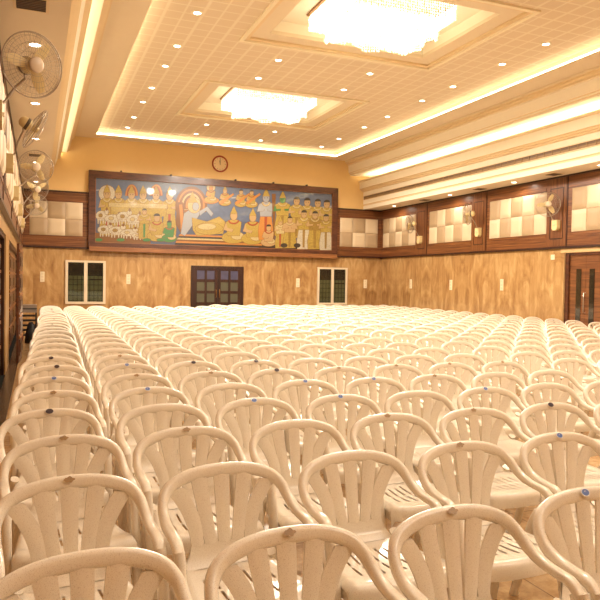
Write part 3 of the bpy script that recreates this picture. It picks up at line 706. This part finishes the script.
def soffit_vent(x, y, label):
    t = empty('ceiling_vent', (x, y, 4.12), label, 'vent', 'square ceiling vents')
    q = MB(); q.box((-0.16, -0.17, -0.012), (0.16, 0.17, 0.0)); q.build('frame', M['tan_line'], t)
    q = MB(); q.box((-0.13, -0.14, -0.014), (0.13, 0.14, -0.012)); q.build('backing', M['black'], t)
    for i in range(7):
        q = MB(); yy = -0.12+i*0.04; q.box((-0.13, yy-0.008, -0.02), (0.13, yy+0.008, -0.014)); q.build('slat', M['vent'], t)
soffit_vent(-0.06, 6.80, 'bronze slatted vent in the left soffit before the nearest fan')
soffit_vent(-0.03, 15.1, 'bronze slatted vent in the left soffit above the third fan')
for y, lb_ in ((17.54, 'bronze vent in right soffit, nearest the back corner'), (14.84, 'bronze vent in right soffit, second from the back corner'), (12.09, 'bronze vent in right soffit above the fan nearest the door')):
    soffit_vent(11.05, y, lb_)

# ------------------------------------------------------------------ chandeliers
def bead(B, x, y, z, r, h, mi=0):
    B.add([(x+r, y, z), (x, y+r, z), (x-r, y, z), (x, y-r, z), (x, y, z+h), (x, y, z-h)],
          [(0, 1, 4), (1, 2, 4), (2, 3, 4), (3, 0, 4), (1, 0, 5), (2, 1, 5), (3, 2, 5), (0, 3, 5)], mi)
def chandelier_meshes():
    rnd = random.Random(3)
    up = MB(); a, c = 1.02, 0.72
    per = []
    n1, n2 = 46, 32
    for i in range(n1): per += [(-a+2*a*i/n1, -c), (a-2*a*i/n1, c)]
    for i in range(n2): per += [(a, -c+2*c*i/n2), (-a, c-2*c*i/n2)]
    for (x, y) in per:
        for k in range(6): bead(up, x+rnd.uniform(-.006, .006), y+rnd.uniform(-.006, .006), -0.065-k*0.045, 0.02, 0.024, 1 if rnd.random() < .3 else 0)
    for i in range(30):
        for j in range(21): bead(up, -a+0.05+(2*a-.1)*i/29, -c+0.05+(2*c-.1)*j/20, -0.285-rnd.uniform(0, .03), 0.03, 0.035)
    lo = MB(); a, c = 0.86, 0.58
    nn = 130
    for i in range(nn):
        t = 2*PI*i/nn
        ct, st = math.cos(t), math.sin(t); k = (abs(ct)**5+abs(st)**5)**(-0.2)
        wv = 0.05*math.sin(9*t)
        x, y = (a+wv)*ct*k, (c+wv)*st*k
        dep = 0.16+0.06*abs(math.sin(3.0*t+0.4))
        m_ = int(dep/0.042)
        for q in range(m_+1): bead(lo, x+rnd.uniform(-.008, .008), y+rnd.uniform(-.008, .008), -0.30-q*0.045, 0.02, 0.024, 1 if rnd.random() < .45 else 0)
    for i in range(26):
        for j in range(18):
            x, y = -a+.06+(2*a-.12)*i/25, -c+.06+(2*c-.12)*j/17
            bead(lo, x, y, -0.44-0.05*math.cos(x*4)*math.cos(y*5)-rnd.uniform(0, .03), 0.032, 0.038, 1 if rnd.random() < .4 else 0)
    bp = MB(); bp.box((-1.06, -0.76, -0.035), (1.06, 0.76, 0.0))
    return up.mesh('upper_crystals', [M['crystal'], M['crystal_amber']]), lo.mesh('lower_crystals', [M['crystal'], M['crystal_amber']]), bp.mesh('base_plate', M['brass'])
UP, LO, BP = chandelier_meshes()
for (x, y, lab, CHW) in ((5.45, 10.18, 'large glowing crystal chandelier nearest the camera', 680), (5.45, 16.10, 'glowing crystal chandelier farther back, nearer the painting', 720), (5.45, 4.28, 'crystal chandelier above the front seats, beyond the top edge', 230), (5.45, -1.62, 'crystal chandelier behind the camera position', 170)):
    t = empty('crystal_chandelier', (x, y, ZC), lab, 'chandelier', 'crystal chandeliers')
    put('base_plate', BP, t)
    for nm, me in (('upper_crystals', UP), ('lower_crystals', LO)):
        o = put(nm, me, t); o['kind'] = 'stuff'
    for sx in (-0.5, 0.5):
        l = bpy.data.lights.new('chandelier_lamps', 'SPOT'); l.energy = CHW; l.color = LC; l.spot_size = math.radians(171); l.spot_blend = 0.30; l.shadow_soft_size = 0.16
        o = bpy.data.objects.new('chandelier_lamps', l); COL.objects.link(o); o.location = (x+sx, y, ZC-0.58)

# ------------------------------------------------------------------ wall fans
def fan_meshes():
    R = 0.285; d = {}
    b = MB()
    for sgn in (-1, 1):
        def P(r): return sgn*(0.075-0.055*(r/R)**2.2)
        for r in ((0.10, 0.15, 0.20, 0.25) if sgn < 0 else (0.12, 0.19, 0.26)):
            b.tube([(r*math.cos(2*PI*i/28), P(r), r*math.sin(2*PI*i/28)) for i in range(28)], 0.0016, 4, closed=True)
        n = 44 if sgn < 0 else 30
        for i in range(n):
            a = 2*PI*i/n
            b.tube([(r*math.cos(a), P(r), r*math.sin(a)) for r in (0.07, 0.14, 0.21, 0.25, R)], 0.0013, 3, caps=False)
    b.tube([(R*math.cos(2*PI*i/36), 0, R*math.sin(2*PI*i/36)) for i in range(36)], 0.006, 6, closed=True)
    b.tube([(0.28*math.cos(2*PI*i/36), 0.02, 0.28*math.sin(2*PI*i/36)) for i in range(36)], 0.004, 5, closed=True)
    d['cage'] = b.mesh('cage', M['wire'])
    b = MB(); b.lathe([(0.0, -0.088), (0.055, -0.086), (0.068, -0.078), (0.07, -0.068), (0.0, -0.066)], 'y', k=24); d['badge'] = b.mesh('badge', M['fan_hub'])
    b = MB(); b.lathe([(0.0, -0.045), (0.04, -0.04), (0.045, 0.03), (0.0, 0.035)], 'y', k=18); d['hub'] = b.mesh('hub', M['fan_cream'])
    b = MB(); vs = []; fs = []
    nr, nc = 7, 5
    for i in range(nr):
        r = 0.035+0.21*i/(nr-1); w = 0.025+0.045*math.sin(PI*min(1, (i+.6)/nr)); tw = 0.55-0.35*i/(nr-1)
        for j in range(nc):
            s = (j/(nc-1)-.5)*2*w*.8
            vs.append((s*math.cos(tw)+0.02*i/(nr-1), s*math.sin(tw)*.6-0.004*(1-(2*j/(nc-1)-1)**2), r))
    for i in range(nr-1):
        for j in range(nc-1): fs.append((i*nc+j, i*nc+j+1, (i+1)*nc+j+1, (i+1)*nc+j))
    b.add(vs, fs, 0, True); b.add([(x, y+0.004, z) for x, y, z in vs], [f[::-1] for f in fs], 0, True); d['blade'] = b.mesh('blade', M['fan_cream'])
    b = MB(); b.lathe([(0.0, 0.05), (0.055, 0.05), (0.075, 0.075), (0.078, 0.14), (0.065, 0.19), (0.03, 0.215), (0.0, 0.218)], 'y', k=22)
    b.lathe([(0.079, 0.09), (0.081, 0.095), (0.081, 0.125), (0.079, 0.13)], 'y', k=22, mi=1); d['motor'] = b.mesh('motor', [M['fan_cream'], M['fan_dark']])
    return d
FM = fan_meshes()
def wall_fan(side, y, yaw, tilt, spin, label, z=3.45, reach=0.42):
    sgn = 1 if side == 'L' else -1; x = XL+0.062 if side == 'L' else XR-0.062
    t = empty('wall_fan', (x, y, z), label, 'fan', 'wall fans')
    head = (sgn*reach, 0, 0)
    e = Euler((tilt, 0, yaw), 'XYZ'); R = e.to_matrix()
    for nm in ('cage', 'badge', 'hub', 'motor'): put(nm, FM[nm], t, head, e)
    for k in range(3):
        put('blade', FM['blade'], t, head, (R @ Euler((0, spin+k*2*PI/3, 0)).to_matrix()).to_euler())
    mp = Vector(head)+R @ Vector((0, 0.13, -0.07)); mb = Vector(head)+R @ Vector((0, 0.16, -0.02))
    q = MB(); q.tube([(sgn*0.05, 0, -0.40), (sgn*0.12, mp.y*.3, -0.34), (mp.x*.7, mp.y*.7, -0.20), (mp.x, mp.y, mp.z-0.05), tuple(mp), tuple(mb)], 0.013, 8); q.build('arm', M['wire'], t)
    q = MB(); pts = [(-0.085, -0.36), (0.085, -0.36), (0.085, -0.55), (0.05, -0.60), (-0.05, -0.60), (-0.085, -0.55)]
    x0, x1 = 0, sgn*0.10; n = len(pts)
    q.add([(x0, a, c) for a, c in pts]+[(x1, a, c) for a, c in pts], [tuple(range(n)), tuple(range(n, 2*n))[::-1]]+[(i, (i+1) % n, n+(i+1) % n, n+i) for i in range(n)]); q.build('control_box', M['fan_cream'], t)
    q = MB(); q.lathe([(0.0, x1+sgn*0.018), (0.022, x1+sgn*0.018), (0.025, x1)], 'x', (0, 0, -0.47), k=12); q.build('knob', M['fan_hub'], t)
wall_fan('L', 6.51, 0.50, 0.15, 0.5, 'large wall fan at top left, nearest the camera', 3.46, 0.345)
wall_fan('L', 9.48, 1.75, 0.5, 0.2, 'left wall fan turned away showing its motor, second from camera', 3.50, 0.36)
wall_fan('L', 12.45, 0.05, 0.08, 0.45, 'left wall fan facing the camera, third from camera', 3.46, 0.37)
wall_fan('L', 15.41, 0.5, 0.3, 0.9, 'left wall fan tilted downward, fourth from camera', 3.45, 0.37)
wall_fan('L', 18.38, 0.2, 0.45, 0.1, 'left wall fan farthest from camera, before the back corner panel', 3.40, 0.37)
wall_fan('R', 18.27, -2.55, 0.05, 0.3, 'right wall fan turned sideways, nearest the back corner', 3.42, 0.42)
wall_fan('R', 15.25, -2.55, 0.05, 0.6, 'right wall fan turned sideways, middle of the three', 3.47, 0.42)
wall_fan('R', 12.30, -0.5, 0.05, 0.35, 'right wall fan facing the camera, nearest the wooden door', 3.45, 0.30)

# ------------------------------------------------------------------ chairs
HOOP = [(0.0, .232, .778), (.075, .230, .775), (.152, .221, .763), (.215, .203, .738), (.248, .176, .703), (.259, .142, .669), (.262, .10, .645), (.262, .05, .631), (.262, 0.0, .625), (.262, -.04, .621), (.262, -.07, .609), (.262, -.094, .584), (.262, -.106, .545)]
def catmull(P, n):
    P = [Vector(p) for p in P]; out = []
    for i in range(len(P)-1):
        p0 = P[max(i-1, 0)]; p1 = P[i]; p2 = P[i+1]; p3 = P[min(i+2, len(P)-1)]
        for k in range(n):
            t = k/n
            out.append(0.5*((2*p1)+(-p0+p2)*t+(2*p0-5*p1+4*p2-p3)*t*t+(-p0+3*p1-3*p2+p3)*t**3))
    out.append(P[-1]); return out
def hoop_up(i, n):
    """outward-facing section direction: crest leans back, arms face up"""
    return None
def rim(B, P, k, w0=0.052, w1=0.044):
    secs = []; ups = []
    for p in P:
        f = min(1, max(0, (0.235-p.y)/0.2))          # 0 at the crest, 1 on the arms
        up = Vector((p.x*0.9*(1-f*0.6), 0.22*(1-f), 1.0)).normalized()
        if p.y < -0.06: up = Vector((0.1, -0.6-max(0, (0.61-p.z))*14, 0.6)).normalized()
        # radial height of the band at the crest, thinner and wider on the arms
        wa = 0.034*(1-f)+w1*f; hb = w0*(1-f)+0.030*f
        secs.append(rsec(wa, hb, 0.42, k)); ups.append(up)
    B.sweep(P, secs, ups)
def back_y(x, z): return 0.165+0.060*((z-0.44)/0.34)-0.36*x*x*(0.35+0.65*max(0, min(1, (z-0.44)/0.3)))
SL_TOP = [(-.200, .716), (-.098, .748), (0, .756), (.098, .748), (.200, .716)]
def slats(B, nz, nx):
    for i in range(5):
        xb = (i-2)*0.056; xt, zt = SL_TOP[i]
        for side in (1, -1):
            vs = []; fs = []
            for q in range(nz+1):
                t = q/nz; z = 0.50+(zt+0.012-0.50)*t
                xc = xb+(xt-xb)*(t**2.1 if abs(i-2) == 2 else t); hw = 0.0235+(0.0095 if abs(i-2) < 2 else 0.014)*t**.8
                for r in range(nx+1):
                    x = xc+hw*(2*r/nx-1)
                    vs.append((x, back_y(x, z)-(0.004 if side > 0 else -0.004)-0.004*(1-(2*r/nx-1)**2), z))
            for q in range(nz):
                for r in range(nx):
                    f = (q*(nx+1)+r, q*(nx+1)+r+1, (q+1)*(nx+1)+r+1, (q+1)*(nx+1)+r); fs.append(f if side > 0 else f[::-1])
            B.add(vs, fs, 0, True)
            if side > 0: front = vs
        for r0 in (0, nx):
            ed = [front[q*(nx+1)+r0] for q in range(nz+1)]; bk = [(x, y+0.008, z) for x, y, z in ed]
            B.add(ed+bk, [(q, q+1, nz+1+q+1, nz+1+q) if r0 == 0 else (q, nz+1+q, nz+1+q+1, q+1) for q in range(nz)], 0)
    # solid panel joining the slats to the seat
    for side in (1, -1):
        vs = []; fs = []; n = 12 if nx > 1 else 6
        zs = (0.505, 0.47, 0.445, 0.428)
        for z in zs:
            for r in range(n+1):
                x = (2*r/n-1)*(0.137+0.045*((0.505-z)/0.08)**2); yy = back_y(x, z)-(0.03*((0.47-z)/0.04)**2 if z < 0.47 else 0)
                vs.append((x, yy-(0.005 if side > 0 else -0.005), z))
        for q in range(3):
            for r in range(n):
                f = (q*(n+1)+r, (q+1)*(n+1)+r, (q+1)*(n+1)+r+1, q*(n+1)+r+1); fs.append(f if side > 0 else f[::-1])
        B.add(vs, fs, 0, True)
def seat(B, ny, nx, slots):
    def prof(t):
        """t 0 rear .. 1 front edge .. beyond: rolled apron"""
        if t <= 1: return 0.155-0.385*t, 0.428-0.014*math.sin(PI*min(1, t*1.1))
        q = (t-1)/0.25; a = q*PI/2
        return -0.23-0.03*math.sin(a), 0.428-0.03*(1-math.cos(a))-0.035*q*q
    ts = [i/ny for i in range(ny+1)]+[1.08, 1.16, 1.25]
    AX = [2*r/nx-1 for r in range(nx+1)]
    if slots:
        AX = [-1, -.93, -.8]+[c+d for c in (-.6, -.4, -.2, 0, .2, .4, .6) for d in (-.026, .026)]+[.8, .93, 1]; nx = len(AX)-1
    for side in (1, -1):
        vs = []; fs = []
        for t in ts:
            y, z = prof(t); hw = 0.185+0.065*min(1, t)**0.8
            for r in range(nx+1):
                a = AX[r]; zz = z+0.012*a**4-(0.03*max(0, abs(a)-0.93)/0.07)
                vs.append((a*hw, y+0.02*a*a*(1 if t > .8 else 0), zz-(0 if side > 0 else 0.006)))
        for q in range(len(ts)-1):
            for r in range(nx):
                if slots and r % 2 == 1 and 3 <= r < nx-3 and (0.15+.04*abs(AX[r])*4 < ts[q] < 0.47 or 0.52 < ts[q] < 0.84-.1*abs(AX[r])): continue
                f = (q*(nx+1)+r, (q+1)*(nx+1)+r, (q+1)*(nx+1)+r+1, q*(nx+1)+r+1); fs.append(f if side > 0 else f[::-1])
        B.add(vs, fs, 0, True)
    # side aprons
    for s in (-1, 1):
        vs = []
        for t in ts[:ny+1]:
            y, z = prof(t); hw = 0.185+0.065*t**0.8; vs += [(s*hw, y, z-0.015), (s*(hw-0.004), y, z-0.065)]
        n = len(vs)//2
        B.add(vs, [(2*i, 2*i+1, 2*i+3, 2*i+2) for i in range(n-1)], 0, True)
def front_leg(B, s, k):
    P = catmull([(s*.262, -.088, .595), (s*.262, -.106, .548), (s*.262, -.134, .44), (s*.262, -.175, .25), (s*.262, -.215, 0.0)], 3 if k > 2 else 1)
    secs = []; ups = []
    for p in P:
        t = 1-p.z/0.6; secs.append(rsec(0.036+0.004*t, 0.066-0.026*t, 0.4, k)); ups.append((0, 1, 0))
    B.sweep(P, secs, ups)
def rear_leg(B, s, k):
    P = catmull([(s*.185, .13, .45), (s*.20, .165, .36), (s*.215, .20, .2), (s*.228, .245, 0)], 3 if k > 2 else 1)
    secs = [rsec(0.042, 0.05-0.014*(1-p.z/.45), 0.4, k) for p in P]
    B.sweep(P, secs, [(0, 1, 0)]*len(P))
def half_hoop(n):
    R = catmull(HOOP, n); return R
def hoop_parts(n, k):
    R = half_hoop(n); cut = 5*n
    L = [Vector((-p.x, p.y, p.z)) for p in R]
    hoop = L[cut:0:-1]+R[:cut+1]
    return hoop, R[cut:], L[cut:]
pl = M['plastic']
hp, ra, la = hoop_parts(4, 3)
b = MB(); rim(b, hp, 3); slats(b, 8, 4); ME_BACK = b.mesh('backrest', pl)
b = MB(); rim(b, ra, 3); ME_AR = b.mesh('armrest', pl)
b = MB(); rim(b, la, 3); ME_AL = b.mesh('armrest', pl)
b = MB(); seat(b, 18, 23, True); ME_SEAT = b.mesh('seat', pl)
ME_LEG = []
for s in (-1, 1):
    b = MB(); front_leg(b, s, 3); ME_LEG.append(b.mesh('leg', pl))
    b = MB(); rear_leg(b, s, 3); ME_LEG.append(b.mesh('leg', pl))
# label on the crest, facing forward and slightly up
def sticker_mesh(mats, kind):
    B = MB(); n = 18; vs = []
    for i in range(n):
        a = 2*PI*i/n; x = 0.021*math.cos(a); z = 0.0125*math.sin(a)
        if kind == 'worn': z *= 0.75*(1+0.25*math.sin(5*a+1)); x *= (0.9+0.15*math.cos(4*a))
        vs.append((x, z*0.75, z))
    B.add(vs, [tuple(range(n))], 0)
    if kind == 'oval':
        B.add([(x*.8, y*.8-0.0006, z*.8) for x, y, z in vs], [tuple(range(n))], 1)
        B.add([(-.01, -.0014, -.004), (.01, -.0014, -.004), (.004, .0008, .003), (0, .003, .006), (-.005, .0008, .002)], [(0, 1, 2, 3, 4)], 0)
    return B.mesh('sticker', mats)
ST = {'blue': sticker_mesh([M['st_white'], M['st_blue']], 'oval'), 'brown': sticker_mesh(M['st_brown'], 'worn'), 'dark': sticker_mesh(M['st_dark'], 'plain')}
STWORD = {'blue': 'blue oval sticker', 'brown': 'worn brown sticker', 'dark': 'dark sticker', None: None}
def sticker_loc(dx=0.0): return (dx, 0.2105, 0.793)
# single-mesh version for distant chairs
hp2, ra2, la2 = hoop_parts(1, 1)
def far_chair(tiny):
    B = MB()
    full = [Vector((-p.x, p.y, p.z)) for p in half_hoop(2 if not tiny else 1)][::-1]+half_hoop(2 if not tiny else 1)[1:]
    rim(B, full, 2 if not tiny else 1); slats(B, 3 if not tiny else 2, 1); seat(B, 4 if not tiny else 2, 4 if not tiny else 2, False)
    for s in (-1, 1): front_leg(B, s, 1); rear_leg(B, s, 1)
    return B
ME_FAR = far_chair(False).mesh('plastic_armchair', pl)
Bf = far_chair(False); Bf.lathe([(0.0, 0), (0.014, 0.0), (0.016, -0.006)], 'z', (0.0, 0.215, 0.806), k=8, mi=1); ME_FAR_DOT = Bf.mesh('plastic_armchair', [pl, M['st_dark']])

rows_l = [1.86, 2.61, 3.31, 3.98, 4.64]
while rows_l[-1] < 18.0: rows_l.append(rows_l[-1]+0.665)
rows_r = []
yy = 4.0
while yy < 20.3: rows_r.append(yy); yy += 0.66
cols_l = list(range(8))
cols_r = [5.13+0.582*i for i in range(11)]
allc = []
for blk, rows, cols in (('left', rows_l, cols_l), ('right', rows_r, cols_r)):
    for ci, x in enumerate(cols):
        for ri, y in enumerate(rows):
            if blk == 'left':
                dr_ = max(0, min(1, (y-4)/9)); x = 0.12+0.585*ci+0.22*dr_
            jx, jy, jr = random.uniform(-.004, .004), random.uniform(-.025, .025), random.uniform(-.012, .012)
            if blk == 'left' and y < 3.5: jx *= .4; jy *= .4; jr *= .5
            if blk == 'left': jr += (0.10, 0.08, 0.055, 0.03, 0.01, 0, 0, 0)[ci]*(1 if y < 5 else 0.3)
            if ci == 0 and blk == 'left' and y > 3.9: jx += random.uniform(-.06, -.015) if y < 15 else 0.004
            X, Y = x+jx+0.22*math.sin(jr), y+jy-0.22*math.cos(jr)
            vis = False
            for dx in (-.28, 0, .28):
                for (dy, z) in ((.23, .8), (-.17, .62), (.2, .6), (-.2, .4)):
                    d_ = (X+dx)*CF.x+(Y+dy)*CF.y
                    if d_ < .3: continue
                    u, v, d = project(X+dx, Y+dy, z)
                    if 0 < u < 600 and 0 < v < 600: vis = True
            if not vis: continue
            allc.append([project(X, Y, .6)[2], blk, ci, ri, X, Y, jr])
allc.sort(key=lambda c: c[0])
cnt = {}
for c in allc: cnt.setdefault((c[1], c[2]), []).append(c)
for k, v in cnt.items():
    v.sort(key=lambda c: c[5])
    for i, c in enumerate(v): c.append(i); c.append(len(v))
FIXED = {('left', 0, 0): None, ('left', 0, 1): 'brown', ('left', 0, 2): 'brown', ('left', 1, 1): None, ('left', 1, 2): 'brown', ('left', 2, 0): 'brown', ('left', 3, 0): 'blue', ('left', 2, 1): None, ('left', 3, 1): 'brown', ('left', 0, 5): 'blue', ('left', 2, 2): None, ('left', 5, 3): 'blue'}
far_stuff = MB(); tiny = far_chair(True)
GROUP = 'cream plastic armchairs set out in rows'
for n, (dist, blk, ci, ri, X, Y, jr, idx, tot) in enumerate(allc):
    if n >= 300:
        R = Matrix.Translation((X, Y, 0)) @ Matrix.Rotation(jr, 4, 'Z')
        far_stuff.add([R @ Vector(p) for p in tiny.v], tiny.f, 0, True); continue
    st = FIXED.get((blk, ci, ri), random.choice(['brown', 'brown', 'blue', None, 'dark'])) if dist < 6.5 else None
    fname = ('%s file from the left wall' % ORD[ci+1]) if blk == 'left' else ('%s file right of centre aisle' % ORD[ci+1])
    back = idx > tot*0.55
    pos = (ORD[tot-idx]+' from the back') if back else (ORD[idx+1]+' from the front')
    if (tot-idx) == 1: pos = 'last at the back'
    if idx == 0: pos = 'foremost'
    lab = 'cream plastic armchair, %s, in the %s' % (pos, fname)
    if STWORD[st]: lab = 'cream armchair with %s, %s, %s' % (STWORD[st], pos, fname)
    if dist < 10.0:
        t = empty('plastic_armchair', (X, Y, 0), lab, 'chair', GROUP, jr)
        put('seat', ME_SEAT, t); put('backrest', ME_BACK, t); put('armrest', ME_AR, t); put('armrest', ME_AL, t)
        for lg in ME_LEG: put('leg', lg, t)
        if st:
            o = put('sticker', ST[st], t, sticker_loc(random.uniform(-.012, .012))); o['label'] = STWORD[st]
    else:
        o = put('plastic_armchair', ME_FAR_DOT if random.random() < .3 else ME_FAR, None, (X, Y, 0), (0, 0, jr)); tag(o, lab, 'chair', GROUP)
if far_stuff.v:
    o = far_stuff.build('plastic_armchair', pl); tag(o, 'rearmost rows of cream plastic armchairs before the back wall', 'chairs'); o['kind'] = 'stuff'
print('CHAIRS', len(allc))
